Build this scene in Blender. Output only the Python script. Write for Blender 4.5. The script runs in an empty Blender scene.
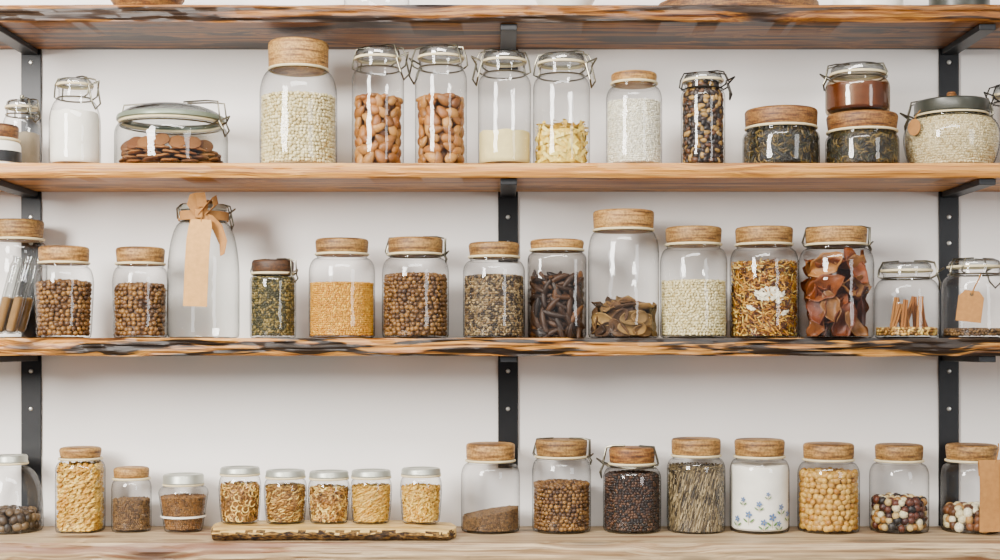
import bpy, bmesh, math, random
import numpy as np
from mathutils import Vector, Matrix, noise
random.seed(7); rng=np.random.default_rng(7)
PI=math.pi; COL=bpy.context.scene.collection
F=1375.0; DW=2.91; ZC=1.45
def px(x,d): return (x-500)*d/F
def pz(r,d): return (345-r)*d/F+ZC
def hexc(h,raw=False):
    h=h.lstrip('#'); c=[int(h[i:i+2],16)/255 for i in (0,2,4)]
    c=[(v/12.92 if v<=.04045 else ((v+.055)/1.055)**2.4) for v in c]
    if not raw:
        l=sum(c)/3; c=[max(.001,l+(v-l)*1.10) for v in c]; c=[v**1.32 for v in c]
        s=(max(c)-min(c))/max(c); c[1]*=1+.13*s; c[2]*=1-.10*s
    return tuple(c+[1.0])
# ------------------------------------------------------------ materials
def newmat(name):
    m=bpy.data.materials.new(name); m.use_nodes=True; nt=m.node_tree
    return m,nt,nt.nodes['Principled BSDF'],nt.nodes['Material Output']
def N(nt,t,**k):
    n=nt.nodes.new(t)
    for a,b in k.items():
        if a in n.inputs.keys(): n.inputs[a].default_value=b
        else: setattr(n,a,b)
    return n
def ramp(nt,cols,const=False):
    r=nt.nodes.new('ShaderNodeValToRGB'); cr=r.color_ramp
    if const: cr.interpolation='CONSTANT'
    n=len(cols)
    ps=[i/(n if const else max(1,n-1)) for i,c in enumerate(cols)]
    cs=[hexc(c) for c in cols]
    cr.elements[0].position=ps[0]; cr.elements[0].color=cs[0]
    cr.elements[1].position=ps[1]; cr.elements[1].color=cs[1]
    for p,c in zip(ps[2:],cs[2:]):
        e=cr.elements.new(p); e.color=c
    return r
def coords(nt,scale,which='Object'):
    tc=N(nt,'ShaderNodeTexCoord'); mp=N(nt,'ShaderNodeMapping'); mp.inputs['Scale'].default_value=scale
    nt.links.new(tc.outputs[which],mp.inputs['Vector']); return mp.outputs[0]
def bump(nt,b,h,strength=.3,dist=.002):
    bp=N(nt,'ShaderNodeBump'); bp.inputs['Strength'].default_value=strength; bp.inputs['Distance'].default_value=dist
    nt.links.new(h,bp.inputs['Height']); nt.links.new(bp.outputs[0],b.inputs['Normal'])
def mrange(nt,src,a,b_,c,d):
    mr=N(nt,'ShaderNodeMapRange')
    for k,v in zip(('From Min','From Max','To Min','To Max'),(a,b_,c,d)): mr.inputs[k].default_value=v
    nt.links.new(src,mr.inputs[0]); return mr.outputs[0]
def wood(name,cols,scale=(1.6,26,60),contrast=1.0,rough=.5,knots=True,dist=.6,kcol='#2a150b',lo=.33,hi=.67,kscale=(4.2,11,17),fine=.66,streak=0,scol='#1c0e07',sscale=(2.6,9,75),sth=(.54,.61),kth=(.10,.30)):
    m,nt,b,o=newmat(name); L=nt.links
    v0=coords(nt,(1,1,1))
    nw=N(nt,'ShaderNodeTexNoise'); nw.inputs['Scale'].default_value=3.0; nw.inputs['Detail'].default_value=2; L.new(v0,nw.inputs['Vector'])
    sw=N(nt,'ShaderNodeVectorMath',operation='SCALE'); L.new(nw.outputs[1],sw.inputs[0]); sw.inputs['Scale'].default_value=.02*dist
    av=N(nt,'ShaderNodeVectorMath',operation='ADD'); L.new(v0,av.inputs[0]); L.new(sw.outputs[0],av.inputs[1])
    vo=N(nt,'ShaderNodeTexVoronoi'); vo.inputs['Scale'].default_value=1.0; mk_=N(nt,'ShaderNodeMapping'); mk_.inputs['Scale'].default_value=kscale
    L.new(av.outputs[0],mk_.inputs[0]); L.new(mk_.outputs[0],vo.inputs['Vector'])
    kd=mrange(nt,vo.outputs['Distance'],0,.45,.016 if knots else 0,0)
    cx=N(nt,'ShaderNodeCombineXYZ'); L.new(kd,cx.inputs[1]); L.new(kd,cx.inputs[2])
    a2=N(nt,'ShaderNodeVectorMath',operation='ADD'); L.new(av.outputs[0],a2.inputs[0]); L.new(cx.outputs[0],a2.inputs[1])
    mp=N(nt,'ShaderNodeMapping'); mp.inputs['Scale'].default_value=scale; L.new(a2.outputs[0],mp.inputs[0])
    n1=N(nt,'ShaderNodeTexNoise'); n1.inputs['Scale'].default_value=1.0; n1.inputs['Detail'].default_value=6; n1.inputs['Roughness'].default_value=.6; n1.inputs['Distortion'].default_value=.15
    L.new(mp.outputs[0],n1.inputs['Vector'])
    r=ramp(nt,cols); L.new(mrange(nt,n1.outputs[0],lo,hi,0,1),r.inputs[0])
    mp2=N(nt,'ShaderNodeMapping'); mp2.inputs['Scale'].default_value=(scale[0]*4,scale[1]*5,scale[2]*4); L.new(a2.outputs[0],mp2.inputs[0])
    n2=N(nt,'ShaderNodeTexNoise'); n2.inputs['Scale'].default_value=1.0; n2.inputs['Detail'].default_value=3; L.new(mp2.outputs[0],n2.inputs['Vector'])
    f=mrange(nt,n2.outputs[0],.36,.64,fine,1.12)
    mx=N(nt,'ShaderNodeVectorMath',operation='SCALE'); L.new(r.outputs[0],mx.inputs[0]); L.new(f,mx.inputs['Scale'])
    col=mx.outputs[0]
    if streak:
        mp3=N(nt,'ShaderNodeMapping'); mp3.inputs['Scale'].default_value=sscale; L.new(a2.outputs[0],mp3.inputs[0])
        n3=N(nt,'ShaderNodeTexNoise'); n3.inputs['Scale'].default_value=1.0; n3.inputs['Detail'].default_value=5; n3.inputs['Distortion'].default_value=.5; L.new(mp3.outputs[0],n3.inputs['Vector'])
        ms=N(nt,'ShaderNodeMix',data_type='RGBA'); L.new(mrange(nt,n3.outputs[0],sth[0],sth[1],0,streak),ms.inputs[0]); L.new(col,ms.inputs[6]); ms.inputs[7].default_value=hexc(scol); col=ms.outputs[2]
    if knots:
        k=mrange(nt,vo.outputs['Distance'],kth[0],kth[1],.92*contrast,0)
        mk=N(nt,'ShaderNodeMix',data_type='RGBA'); L.new(k,mk.inputs[0]); L.new(col,mk.inputs[6]); mk.inputs[7].default_value=hexc(kcol)
        col=mk.outputs[2]
    L.new(col,b.inputs['Base Color']); b.inputs['Roughness'].default_value=rough
    bump(nt,b,n2.outputs[0],.3,.002)
    return m
def plain(name,c,rough=.5,metal=0,nscale=60,var=.12,bs=.15,raw=False,stretch=(1,1,1)):
    m,nt,b,o=newmat(name); L=nt.links
    v=coords(nt,stretch); n=N(nt,'ShaderNodeTexNoise'); n.inputs['Scale'].default_value=nscale; n.inputs['Detail'].default_value=3
    L.new(v,n.inputs['Vector'])
    s=N(nt,'ShaderNodeVectorMath',operation='SCALE'); s.inputs[0].default_value=hexc(c,raw)[:3]; L.new(mrange(nt,n.outputs[0],.3,.7,1-var,1+var*.5),s.inputs['Scale'])
    L.new(s.outputs[0],b.inputs['Base Color']); b.inputs['Roughness'].default_value=rough; b.inputs['Metallic'].default_value=metal
    if bs: bump(nt,b,n.outputs[0],bs,.001)
    return m
def grainmat(name,cols,rough=.5,item=False,const=False,trans=0):
    m,nt,b,o=newmat(name); L=nt.links
    if item: g=N(nt,'ShaderNodeObjectInfo'); src=g.outputs['Random']
    else: g=N(nt,'ShaderNodeNewGeometry'); src=g.outputs['Random Per Island']
    r=ramp(nt,cols,const); L.new(src,r.inputs[0])
    v=coords(nt,(1,1,1)); n=N(nt,'ShaderNodeTexNoise'); n.inputs['Scale'].default_value=(60 if trans else 3.5) if item else 180
    n.inputs['Detail'].default_value=4; L.new(v,n.inputs['Vector'])
    s=N(nt,'ShaderNodeVectorMath',operation='SCALE'); L.new(r.outputs[0],s.inputs[0]); L.new(mrange(nt,n.outputs[0],.3,.7,.6,1.15),s.inputs['Scale'])
    L.new(s.outputs[0],b.inputs['Base Color']); b.inputs['Roughness'].default_value=rough
    if trans:
        t=N(nt,'ShaderNodeBsdfTranslucent'); L.new(s.outputs[0],t.inputs[0]); mx=N(nt,'ShaderNodeMixShader'); mx.inputs[0].default_value=trans
        L.new(b.outputs[0],mx.inputs[1]); L.new(t.outputs[0],mx.inputs[2]); L.new(mx.outputs[0],o.inputs[0])
    return m
def glassmat(name,clear=(.99,.992,.992),edge=(.02,.022,.02),refl=.036,p=3.8):
    m,nt,b,o=newmat(name); L=nt.links; nt.nodes.remove(b)
    lw=N(nt,'ShaderNodeLayerWeight'); lw.inputs['Blend'].default_value=.5
    pw=N(nt,'ShaderNodeMath',operation='POWER'); L.new(lw.outputs['Facing'],pw.inputs[0]); pw.inputs[1].default_value=p
    mc=N(nt,'ShaderNodeMix',data_type='RGBA'); L.new(pw.outputs[0],mc.inputs[0]); mc.inputs[6].default_value=(*clear,1); mc.inputs[7].default_value=(*edge,1)
    tr=N(nt,'ShaderNodeBsdfTransparent'); L.new(mc.outputs[2],tr.inputs[0])
    v=coords(nt,(1,1,.8)); no=N(nt,'ShaderNodeTexNoise'); no.inputs['Scale'].default_value=20; L.new(v,no.inputs['Vector'])
    bp=N(nt,'ShaderNodeBump'); bp.inputs['Strength'].default_value=.5; bp.inputs['Distance'].default_value=.005; L.new(no.outputs[0],bp.inputs['Height'])
    gl=N(nt,'ShaderNodeBsdfGlossy'); gl.inputs['Roughness'].default_value=.045; gl.inputs[0].default_value=(1,1,1,1); L.new(bp.outputs[0],gl.inputs['Normal'])
    p5=N(nt,'ShaderNodeMath',operation='POWER'); L.new(lw.outputs['Facing'],p5.inputs[0]); p5.inputs[1].default_value=5
    ma=N(nt,'ShaderNodeMath',operation='MULTIPLY_ADD'); L.new(p5.outputs[0],ma.inputs[0]); ma.inputs[1].default_value=.35; ma.inputs[2].default_value=refl
    mx=N(nt,'ShaderNodeMixShader'); L.new(ma.outputs[0],mx.inputs[0]); L.new(tr.outputs[0],mx.inputs[1]); L.new(gl.outputs[0],mx.inputs[2])
    L.new(mx.outputs[0],o.inputs[0]); return m
M={}
M['glass']=glassmat('clear_glass'); M['glassgreen']=glassmat('greenish_glass',(.975,.985,.978),(.03,.045,.04),.045,3.2)
M['glasslid']=glassmat('thick_lid_glass',(.82,.84,.84),(.08,.09,.09),.12,1.8)
M['glassdark']=glassmat('smoked_glass',(.78,.76,.74),(.04,.04,.04),.045)
M['glassamber']=glassmat('amber_glass',(.93,.84,.70),(.12,.06,.02),.05,2.5)
M['tube']=glassmat('tube_glass',(.9,.91,.9),(.12,.12,.11),.08,2.0)
def corkmat(name,cols):
    m,nt,b,o=newmat(name); L=nt.links
    v=coords(nt,(16,16,170)); n=N(nt,'ShaderNodeTexNoise'); n.inputs['Scale'].default_value=1; n.inputs['Detail'].default_value=4; L.new(v,n.inputs['Vector'])
    v2=coords(nt,(1,1,1)); n2=N(nt,'ShaderNodeTexNoise'); n2.inputs['Scale'].default_value=230; n2.inputs['Detail'].default_value=2; L.new(v2,n2.inputs['Vector'])
    oi=N(nt,'ShaderNodeObjectInfo')
    r=ramp(nt,cols); L.new(mrange(nt,n.outputs[0],.34,.66,0,1),r.inputs[0])
    mu=N(nt,'ShaderNodeMath',operation='MULTIPLY'); L.new(mrange(nt,n2.outputs[0],.38,.58,.6,1.05),mu.inputs[0]); L.new(mrange(nt,oi.outputs['Random'],0,1,.68,1.12),mu.inputs[1])
    s=N(nt,'ShaderNodeVectorMath',operation='SCALE'); L.new(r.outputs[0],s.inputs[0]); L.new(mu.outputs[0],s.inputs['Scale'])
    L.new(s.outputs[0],b.inputs['Base Color']); b.inputs['Roughness'].default_value=.6; bump(nt,b,n2.outputs[0],.4,.0012); return m
M['cork']=corkmat('cork_wood',['#7f5c3a','#ab8258','#c19c70','#9a7149'])
M['cork2']=corkmat('turned_wood_lid',['#5e3c20','#8a5e3a','#a67c52','#764c2a'])
M['cork3']=corkmat('dark_wood_lid',['#33200f','#5c3e25','#6e4c30','#442c18'])
M['seal']=plain('pale_rubber','#dccdb4',.6)
M['steel']=plain('steel_wire','#8f8a80',.28,1,40,.1,0); M['tin']=plain('brushed_tin','#bcbdb6',.4,.6,30,.12,.05)
M['darktin']=plain('dark_wire','#4a4744',.35,.8,30,.1,0)
M['greylid']=plain('grey_green_lid','#8a9185',.35,.2,30,.12,.05); M['darklid']=plain('dark_enamel_lid','#4e4f49',.35,.2,30,.1,.05)
M['black']=plain('black_steel','#2a2b2f',.45,.3,50,.2,.1); M['screw']=plain('screw_metal','#d9d7d2',.3,.6,50,.1,0)
M['kraft']=plain('kraft_card','#cda276',.8,0,120,.14,.1); M['kraftdark']=plain('brown_kraft','#b0845a',.8,0,120,.16,.15); M['twine']=plain('jute_twine','#a97d50',.9,0,300,.3,.3)
M['white']=plain('white_ceramic','#efebe4',.3,0,10,.03,0); M['leather']=plain('tan_leather','#a87c50',.7,0,80,.2,.2)
M['cream']=plain('matte_cream','#e8dfcf',.9,0,80,.2,.2)
M['shelf1']=wood('dark_oiled_plank',['#2e180b','#6e4424','#a87848','#7a4d2a','#b98a5a','#4f2f17'],(2.2,44,100),1.0,.5,lo=.32,hi=.68,streak=.92,scol='#1a0c05',sscale=(2.2,30,60),sth=(.50,.57))
M['shelf2']=wood('honey_plank',['#7c4e29','#b07c48','#d09f67','#be8858','#d7a975','#8c5c34'],(1.8,46,120),.9,.48,lo=.3,hi=.7,fine=.72,streak=.6,scol='#5a3317',sscale=(2.0,30,85),sth=(.54,.62))
M['shelf3']=wood('live_edge_plank',['#4e2e17','#a57445','#cf9f6a','#b98553','#7e4f2d','#c6935f'],(2.4,26,130),1.0,.5,True,.9,lo=.32,hi=.68,kscale=(6,8,20),streak=.97,scol='#120804',sscale=(4.0,12,62),sth=(.47,.52))
M['shelf4']=wood('worn_plank',['#8f7560','#b39a83','#c6b19c','#9c8069','#bba48c'],(1.8,38,90),.7,.55,fine=.75,lo=.28,hi=.72,streak=.7,scol='#7a4526',sscale=(1.3,13,40),sth=(.53,.60))
M['slab']=wood('rustic_slab',['#8b6a41','#cfaa72','#e6c99c','#b58b57'],(5,40,60),.5,.6); M['bark']=wood('rough_bark',['#140c07','#523823','#a07d50','#2b1b10','#846240'],(30,30,90),.6,.9,False,fine=.3)
# ------------------------------------------------------------ mesh helpers
class MB:
    def __init__(s): s.v=[]; s.f=[]
    def lathe(s,prof,seg=48,sq=0,off=(0,0,0)):
        b=len(s.v); n=len(prof)
        for p in prof:
            r,z=p[0],p[1]; q=p[2] if len(p)>2 else sq
            for i in range(seg):
                a=2*PI*i/seg; k=sqf(a,q)
                s.v.append((off[0]+r*k*math.cos(a),off[1]+r*k*math.sin(a),off[2]+z))
        for j in range(n-1):
            for i in range(seg):
                i2=(i+1)%seg
                s.f.append((b+j*seg+i,b+j*seg+i2,b+(j+1)*seg+i2,b+(j+1)*seg+i))
        return s
    def tube(s,pts,r,seg=8,closed=False):
        b=len(s.v); P=[Vector(p) for p in pts]; n=len(P); up=None
        for i,p in enumerate(P):
            if closed: t=(P[(i+1)%n]-P[i-1])
            else: t=(P[min(i+1,n-1)]-P[max(i-1,0)])
            t.normalize()
            ref=Vector((0,0,1)) if abs(t.z)<.9 else Vector((1,0,0))
            if up is None: up=t.cross(ref).normalized()
            else:
                up=(up-t*up.dot(t))
                up=up.normalized() if up.length>1e-6 else t.cross(ref).normalized()
            w=t.cross(up)
            for k in range(seg):
                a=2*PI*k/seg; s.v.append(tuple(p+up*math.cos(a)*r+w*math.sin(a)*r))
        for i in range(n if closed else n-1):
            i2=(i+1)%n
            for k in range(seg):
                k2=(k+1)%seg; s.f.append((b+i*seg+k,b+i*seg+k2,b+i2*seg+k2,b+i2*seg+k))
        if not closed:
            s.f.append(tuple(b+k for k in range(seg))[::-1]); s.f.append(tuple(b+(n-1)*seg+k for k in range(seg)))
        return s
    def torus(s,R,z,r,seg=48,sq=0): return s.tube([(R*sqf(2*PI*i/seg,sq)*math.cos(2*PI*i/seg),R*sqf(2*PI*i/seg,sq)*math.sin(2*PI*i/seg),z) for i in range(seg)],r,8,True)
    def box(s,c,d,rot=None):
        b=len(s.v); R=rot or Matrix.Identity(3)
        for x in (-1,1):
            for y in (-1,1):
                for z in (-1,1):
                    v=R@Vector((x*d[0]/2,y*d[1]/2,z*d[2]/2)); s.v.append((v.x+c[0],v.y+c[1],v.z+c[2]))
        for q in ((0,1,3,2),(4,6,7,5),(0,4,5,1),(2,3,7,6),(0,2,6,4),(1,5,7,3)): s.f.append(tuple(b+i for i in q))
        return s
    def strip(s,pts,wdir,w,t=.0008):
        W0=Vector(wdir).normalized()/2; b=len(s.v); P=[Vector(p) for p in pts]; n=len(P)
        for i,p in enumerate(P):
            W=W0*(w[i] if isinstance(w,(list,tuple)) else w)
            tg=(P[min(i+1,n-1)]-P[max(i-1,0)]).normalized(); nn=tg.cross(W).normalized()*t/2
            for q in (p-W-nn,p+W-nn,p+W+nn,p-W+nn): s.v.append(tuple(q))
        for i in range(n-1):
            for k in range(4):
                k2=(k+1)%4; s.f.append((b+i*4+k,b+i*4+k2,b+i*4+4+k2,b+i*4+4+k))
        s.f.append((b+3,b+2,b+1,b)); s.f.append(tuple(b+(n-1)*4+k for k in range(4)))
        return s
    def build(s,name,mat,parent=None,loc=(0,0,0),bevel=0):
        me=bpy.data.meshes.new(name); me.from_pydata(s.v,[],s.f)
        bm=bmesh.new(); bm.from_mesh(me); bmesh.ops.remove_doubles(bm,verts=bm.verts,dist=1e-6); bmesh.ops.recalc_face_normals(bm,faces=bm.faces); bm.to_mesh(me); bm.free()
        me.polygons.foreach_set('use_smooth',[True]*len(me.polygons)); me.set_sharp_from_angle(angle=math.radians(42))
        me.materials.append(M[mat] if isinstance(mat,str) else mat)
        o=bpy.data.objects.new(name,me); COL.objects.link(o); o.location=loc
        if parent: o.parent=parent
        if bevel:
            md=o.modifiers.new('b','BEVEL'); md.width=bevel; md.segments=2
        return o
def sqf(a,q):
    if q<=0: return 1.0
    n=6; f=1/((abs(math.cos(a))**n+abs(math.sin(a))**n)**(1/n))
    return (1-q)+q*f*.97
def tag(o,label,cat,group=None,kind=None):
    o['label']=label; o['category']=cat
    if group: o['group']=group
    if kind: o['kind']=kind
    return o
def empty(name,loc,label,cat,group=None):
    o=bpy.data.objects.new(name,None); o.empty_display_size=.02; COL.objects.link(o); o.location=loc; return tag(o,label,cat,group)
# ------------------------------------------------------------ templates (triangles)
def ico(sub):
    bm=bmesh.new(); bmesh.ops.create_icosphere(bm,subdivisions=sub,radius=1); V=np.array([v.co[:] for v in bm.verts]); T=np.array([[v.index for v in f.verts] for f in bm.faces]); bm.free(); return V,T
def grid_tpl(nu,nv,fn,wrapv=False):
    V=[];T=[]
    for i in range(nu):
        for j in range(nv): V.append(fn(i/(nu-1),j/(nv if wrapv else nv-1)))
    for i in range(nu-1):
        for j in range(nv if wrapv else nv-1):
            j2=(j+1)%nv; a,b,c,d=i*nv+j,i*nv+j2,(i+1)*nv+j2,(i+1)*nv+j; T+=[(a,b,c),(a,c,d)]
    return np.array(V,float),np.array(T)
TP={}
TP['ico1']=ico(1); TP['ico2']=ico(2); TP['ico3']=ico(3)
v,t=ico(3); v=v.copy(); v[:,1]*=(1-.28*v[:,0]); v[:,2]*=(1-.15*v[:,0]); TP['almond']=(v,t)
v,t=ico(2); v=v.copy(); v[:,1]+= .55*(1-v[:,0]**2)-.3; TP['bean']=(v,t)
TP['arc']=grid_tpl(8,5,lambda u,w:((2*u-1),3.2*(1-(2*u-1)**2)-1.6+math.cos(2*PI*w),math.sin(2*PI*w)),True)
TP['strand']=grid_tpl(10,4,lambda u,w:((2*u-1),5*math.sin((2*u-1)*2.4)+math.cos(2*PI*w),math.sin(2*PI*w)),True)
TP['hook']=grid_tpl(10,5,lambda u,w:(math.cos(PI*1.35*u)*(1+.22*math.cos(2*PI*w)),math.sin(PI*1.35*u)*(1+.22*math.cos(2*PI*w)),math.sin(2*PI*w)),True)
TP['straight']=grid_tpl(3,6,lambda u,w:((2*u-1),math.cos(2*PI*w),math.sin(2*PI*w)),True)
TP['fusilli']=grid_tpl(22,10,lambda u,w:((2*u-1),math.cos(2*PI*w)*(.72+.38*math.cos(2*(2*PI*w)-u*15)),math.sin(2*PI*w)*(.72+.38*math.cos(2*(2*PI*w)-u*15))),True)
TP['chip']=grid_tpl(9,3,lambda u,w:((2*u-1),(2*w-1)+.9*math.sin((2*u-1)*1.8),1.5*math.sin((2*u-1)*2.2)))
def flk(u,w):
    x,y=2*u-1,2*w-1; k=math.sqrt(max(0,1-.55*x*x)); k2=math.sqrt(max(0,1-.55*y*y))
    return (x*k2*1.1*(1+.2*math.sin(5*y)),y*k*1.1*(1+.22*math.sin(7*x)),.9*x*x-.5+.55*y*math.sin(2.2*x)+.25*math.sin(5*y+x*3)+.12*math.sin(11*x)*math.cos(9*y))
TP['flake']=grid_tpl(14,14,flk)
def slc(u,w):
    x,y=2*u-1,2*w-1; k=math.sqrt(max(0,1-.5*x*x)); k2=math.sqrt(max(0,1-.5*y*y))
    return (x*k2*1.1,y*k*1.1,1.1*y*y+.35*x*x-.7+.35*x*y)
TP['slice']=grid_tpl(14,14,slc)
def lf(u,w):
    x,y=2*u-1,2*w-1; k=(1-abs(x)**2.4)*.95+.05
    return (x*1.1,y*k*(1+.1*math.sin(9*x)),.8*x*x-.4+.9*k*y*y+.3*math.sin(3*x+2*y)+.12*math.sin(8*x)*y)
TP['leaf']=grid_tpl(16,12,lf)
def tmesh(name,V,T,mat):
    me=bpy.data.meshes.new(name); V=np.asarray(V,np.float32); T=np.asarray(T,np.int32)
    me.vertices.add(len(V)); me.vertices.foreach_set('co',V.ravel()); me.loops.add(T.size); me.loops.foreach_set('vertex_index',T.ravel())
    me.polygons.add(len(T)); me.polygons.foreach_set('loop_start',np.arange(0,T.size,3,dtype=np.int32)); 
    me.polygons.foreach_set('use_smooth',np.ones(len(T),bool)); me.update(calc_edges=True); me.validate(); me.materials.append(mat); return me
# ------------------------------------------------------------ jars
SH={'T':ZC+.658,'A':ZC+.352,'B':ZC+.0136,'C':ZC-.383,'S':ZC-.359}
def jar(label,shelf,l,r,top,lw,lh,neck=5,sh=16,yc=None,rb=1.0,sq=0,lid='cork',glass='glass',seal='seal',clasp=None,name='storage_jar',cat='jar',group=None,base=None,cs=1.0,wire='steel',flare=0):
    Rp=(r-l)/2; R=Rp*2.78/F
    if yc is None: yc={'T':-.245+R+.005,'A':-.243+R,'B':-.13,'C':-.078,'S':-.128}[shelf]
    d=DW+yc; R=Rp*d/F; x=px((l+r)/2,d); zb=SH[shelf] if base is None else base
    u=d/F; lr=lw/2*u
    dt=d-lr if top<345 else d
    if lid=='cork' and lh>12: lh-=1
    zt=pz(top,dt)-zb; lhh=lh*u; zl=zt-lhh; zn=zl-neck*u; zs=max(.012,zn-sh*u); rn=lr*.93 if lid not in('clamp','dome') else lr*.95
    root=empty(name,(x,yc,zb),label,cat,group)
    Rb=R*rb
    q=sq
    P=[(0,.0035,q),(Rb*.7,.003,q),(Rb*.88,.0,q),(Rb*.965,.002,q),(Rb*.995,.007,q)]
    for i in range(1,7):
        t=i/6; P.append((Rb+(R-Rb)*t+flare*math.sin(t*PI),.007+(zs-.007)*t,q))
    for i in range(1,10):
        t=i/9*PI/2; P.append((rn+(R-rn)*math.cos(t),zs+(zn-zs)*math.sin(t),q*(1-i/9)))
    if lid in('clamp','dome'): P+=[(rn,zl-.006,0),(rn+.003,zl-.005,0),(rn+.003,zl-.001,0),(rn-.002,zl,0)]
    else: P+=[(rn,zn+.0015,0),(rn+.0018,zn+.003,0),(rn+.0018,zn+.005,0),(rn,zn+.0065,0),(rn,zl+.001,0),(rn-.003,zl+.001,0)]
    MB().lathe(P,56).build('glass_body' if glass!='white' else 'ceramic_body',glass,root)
    base_in=[p for p in P if p[1]>.004]
    rs=[p[0] for p in base_in]; zz=[p[1] for p in base_in]
    order=np.argsort(zz,kind='stable'); zz=np.array(zz)[order]; rs=np.array(rs)[order]
    J=dict(root=root,x=x,y=yc,z=zb,d=d,u=u,R=R,sq=q,inner=lambda z:float(np.interp(z,zz,rs))-.0022,innerv=lambda z:np.interp(z,zz,rs)-.0022,zt=zt,zs=zs,zl=zl,zn=zn,lr=lr,rn=rn)
    if lid in('cork','cork2','cork3','wood'):
        mm=lid if lid!='wood' else 'cork2'
        e=min(.0065,lhh*.36); dmn=random.uniform(0,.0012); tp=random.uniform(.955,.99)
        J['lid']=MB().lathe([(0,zt+dmn),(lr*.6,zt+dmn*.7),(lr-e*1.1,zt),(lr-e*.5,zt-e*.14),(lr-e*.15,zt-e*.45),(lr,zt-e),(lr*(1+tp)/2,zt-lhh*.55),(lr*tp,zl+e*.5),(lr*tp-.0015,zl),(rn-.005,zl),(rn-.006,zl-.006),(0,zl-.006)],56).build('lid',mm,root)
        if seal: MB().torus(rn+.0028,zl-.0028,.0026).build('rubber_seal',seal,root)
    elif lid=='clamp':
        J['lid']=MB().lathe([(0,zt-.001),(lr*.55,zt-.0015),(lr*.62,zt),(lr*.85,zt-.001),(lr*.96,zt-.004),(lr,zt-.009 if lhh>.011 else zt-lhh*.7),(lr,zl+.003),(lr*.9,zl+.002),(0,zl+.002)],56).build('glass_lid','glasslid',root)
        MB().lathe([(rn-.001,zl-.0012),(lr+.0028,zl-.0012),(lr+.0034,zl+.001),(lr+.0028,zl+.0032),(rn-.001,zl+.0032),(rn-.001,zl-.0012)],56).build('rubber_seal',seal or 'seal',root)
    elif lid=='dome':
        P2=[(lr*math.sin(a),zl+.004+(zt-zl-.004)*math.cos(a)) for a in [i/10*PI/2 for i in range(10)]]+[(lr,zl+.006),(lr,zl+.002),(lr*.93,zl+.002)]
        J['lid']=MB().lathe(P2,56).build('glass_lid','glasslid',root)
        MB().lathe([(lr*.985,zl+.010),(lr+.002,zl+.010),(lr+.004,zl+.006),(lr+.004,zl+.001),(lr+.001,zl-.001),(lr*.96,zl-.001)],56).build('lid_rim','greylid',J['lid'])
        MB().torus(rn+.003,zl-.003,.003).build('rubber_seal','seal',root)
    elif lid in('tin','greylid','darklid'):
        J['lid']=MB().lathe([(0,zt-.0015),(lr*.7,zt-.0015),(lr*.74,zt),(lr*.94,zt),(lr,zt-.003),(lr,zl+.003),(lr+.0012,zl+.0015),(lr+.0008,zl),(lr-.002,zl),(0,zl)],56).build('lid',lid,root)
        if seal: MB().torus(rn+.0022,zl-.0025,.0022).build('rubber_seal',seal,root)
    if clasp is not None:
        zc_=zn+.002 if lid=='clamp' else zn+.004
        zc_=min(zc_,zl-.008*cs); ww=.0017*(.7+.3*cs)
        m=MB(); m.torus(rn+.0025,zc_,ww); 
        ca,sa=math.cos(clasp),math.sin(clasp); 
        def W(a,b,z): return (a*ca-b*sa,a*sa+b*ca,z)
        h=.015*cs
        for s in (-1,1):
            m.tube([W(rn+.001,s*h,zc_),W(rn+.010*cs,s*h,zc_+.005*cs),W(rn+.014*cs,s*h*.95,zl-.001),W(lr+.005,s*h*.9,zt-.001),W(lr*.8,s*h*.8,zt+.002),W(lr*.3,s*h*.5,zt+.0022)],ww)
            m.tube([W(-rn-.001,s*h,zc_),W(-rn-.009*cs,s*h*.8,zc_+.004*cs),W(-lr-.005,s*h*.8,zl+.003),W(-lr*.95,s*h*.8,zt),W(-lr*.3,s*h*.5,zt+.0022)],ww)
        wc=m.build('wire_clasp',wire,root)
        m=MB()
        m.tube([W(rn+.012*cs,-h,zl-.004),W(rn+.019*cs,-h*.9,zc_-.010*cs),W(rn+.017*cs,0,zc_-.022*cs),W(rn+.019*cs,h*.9,zc_-.010*cs),W(rn+.012*cs,h,zl-.004)],ww*1.1)
        m.tube([W(rn+.012*cs,-h,zl-.004),W(rn+.026*cs,0,zl+.006*cs),W(rn+.012*cs,h,zl-.004)],ww*1.1)
        m.build('lever',wire,wc)
    return J
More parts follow.
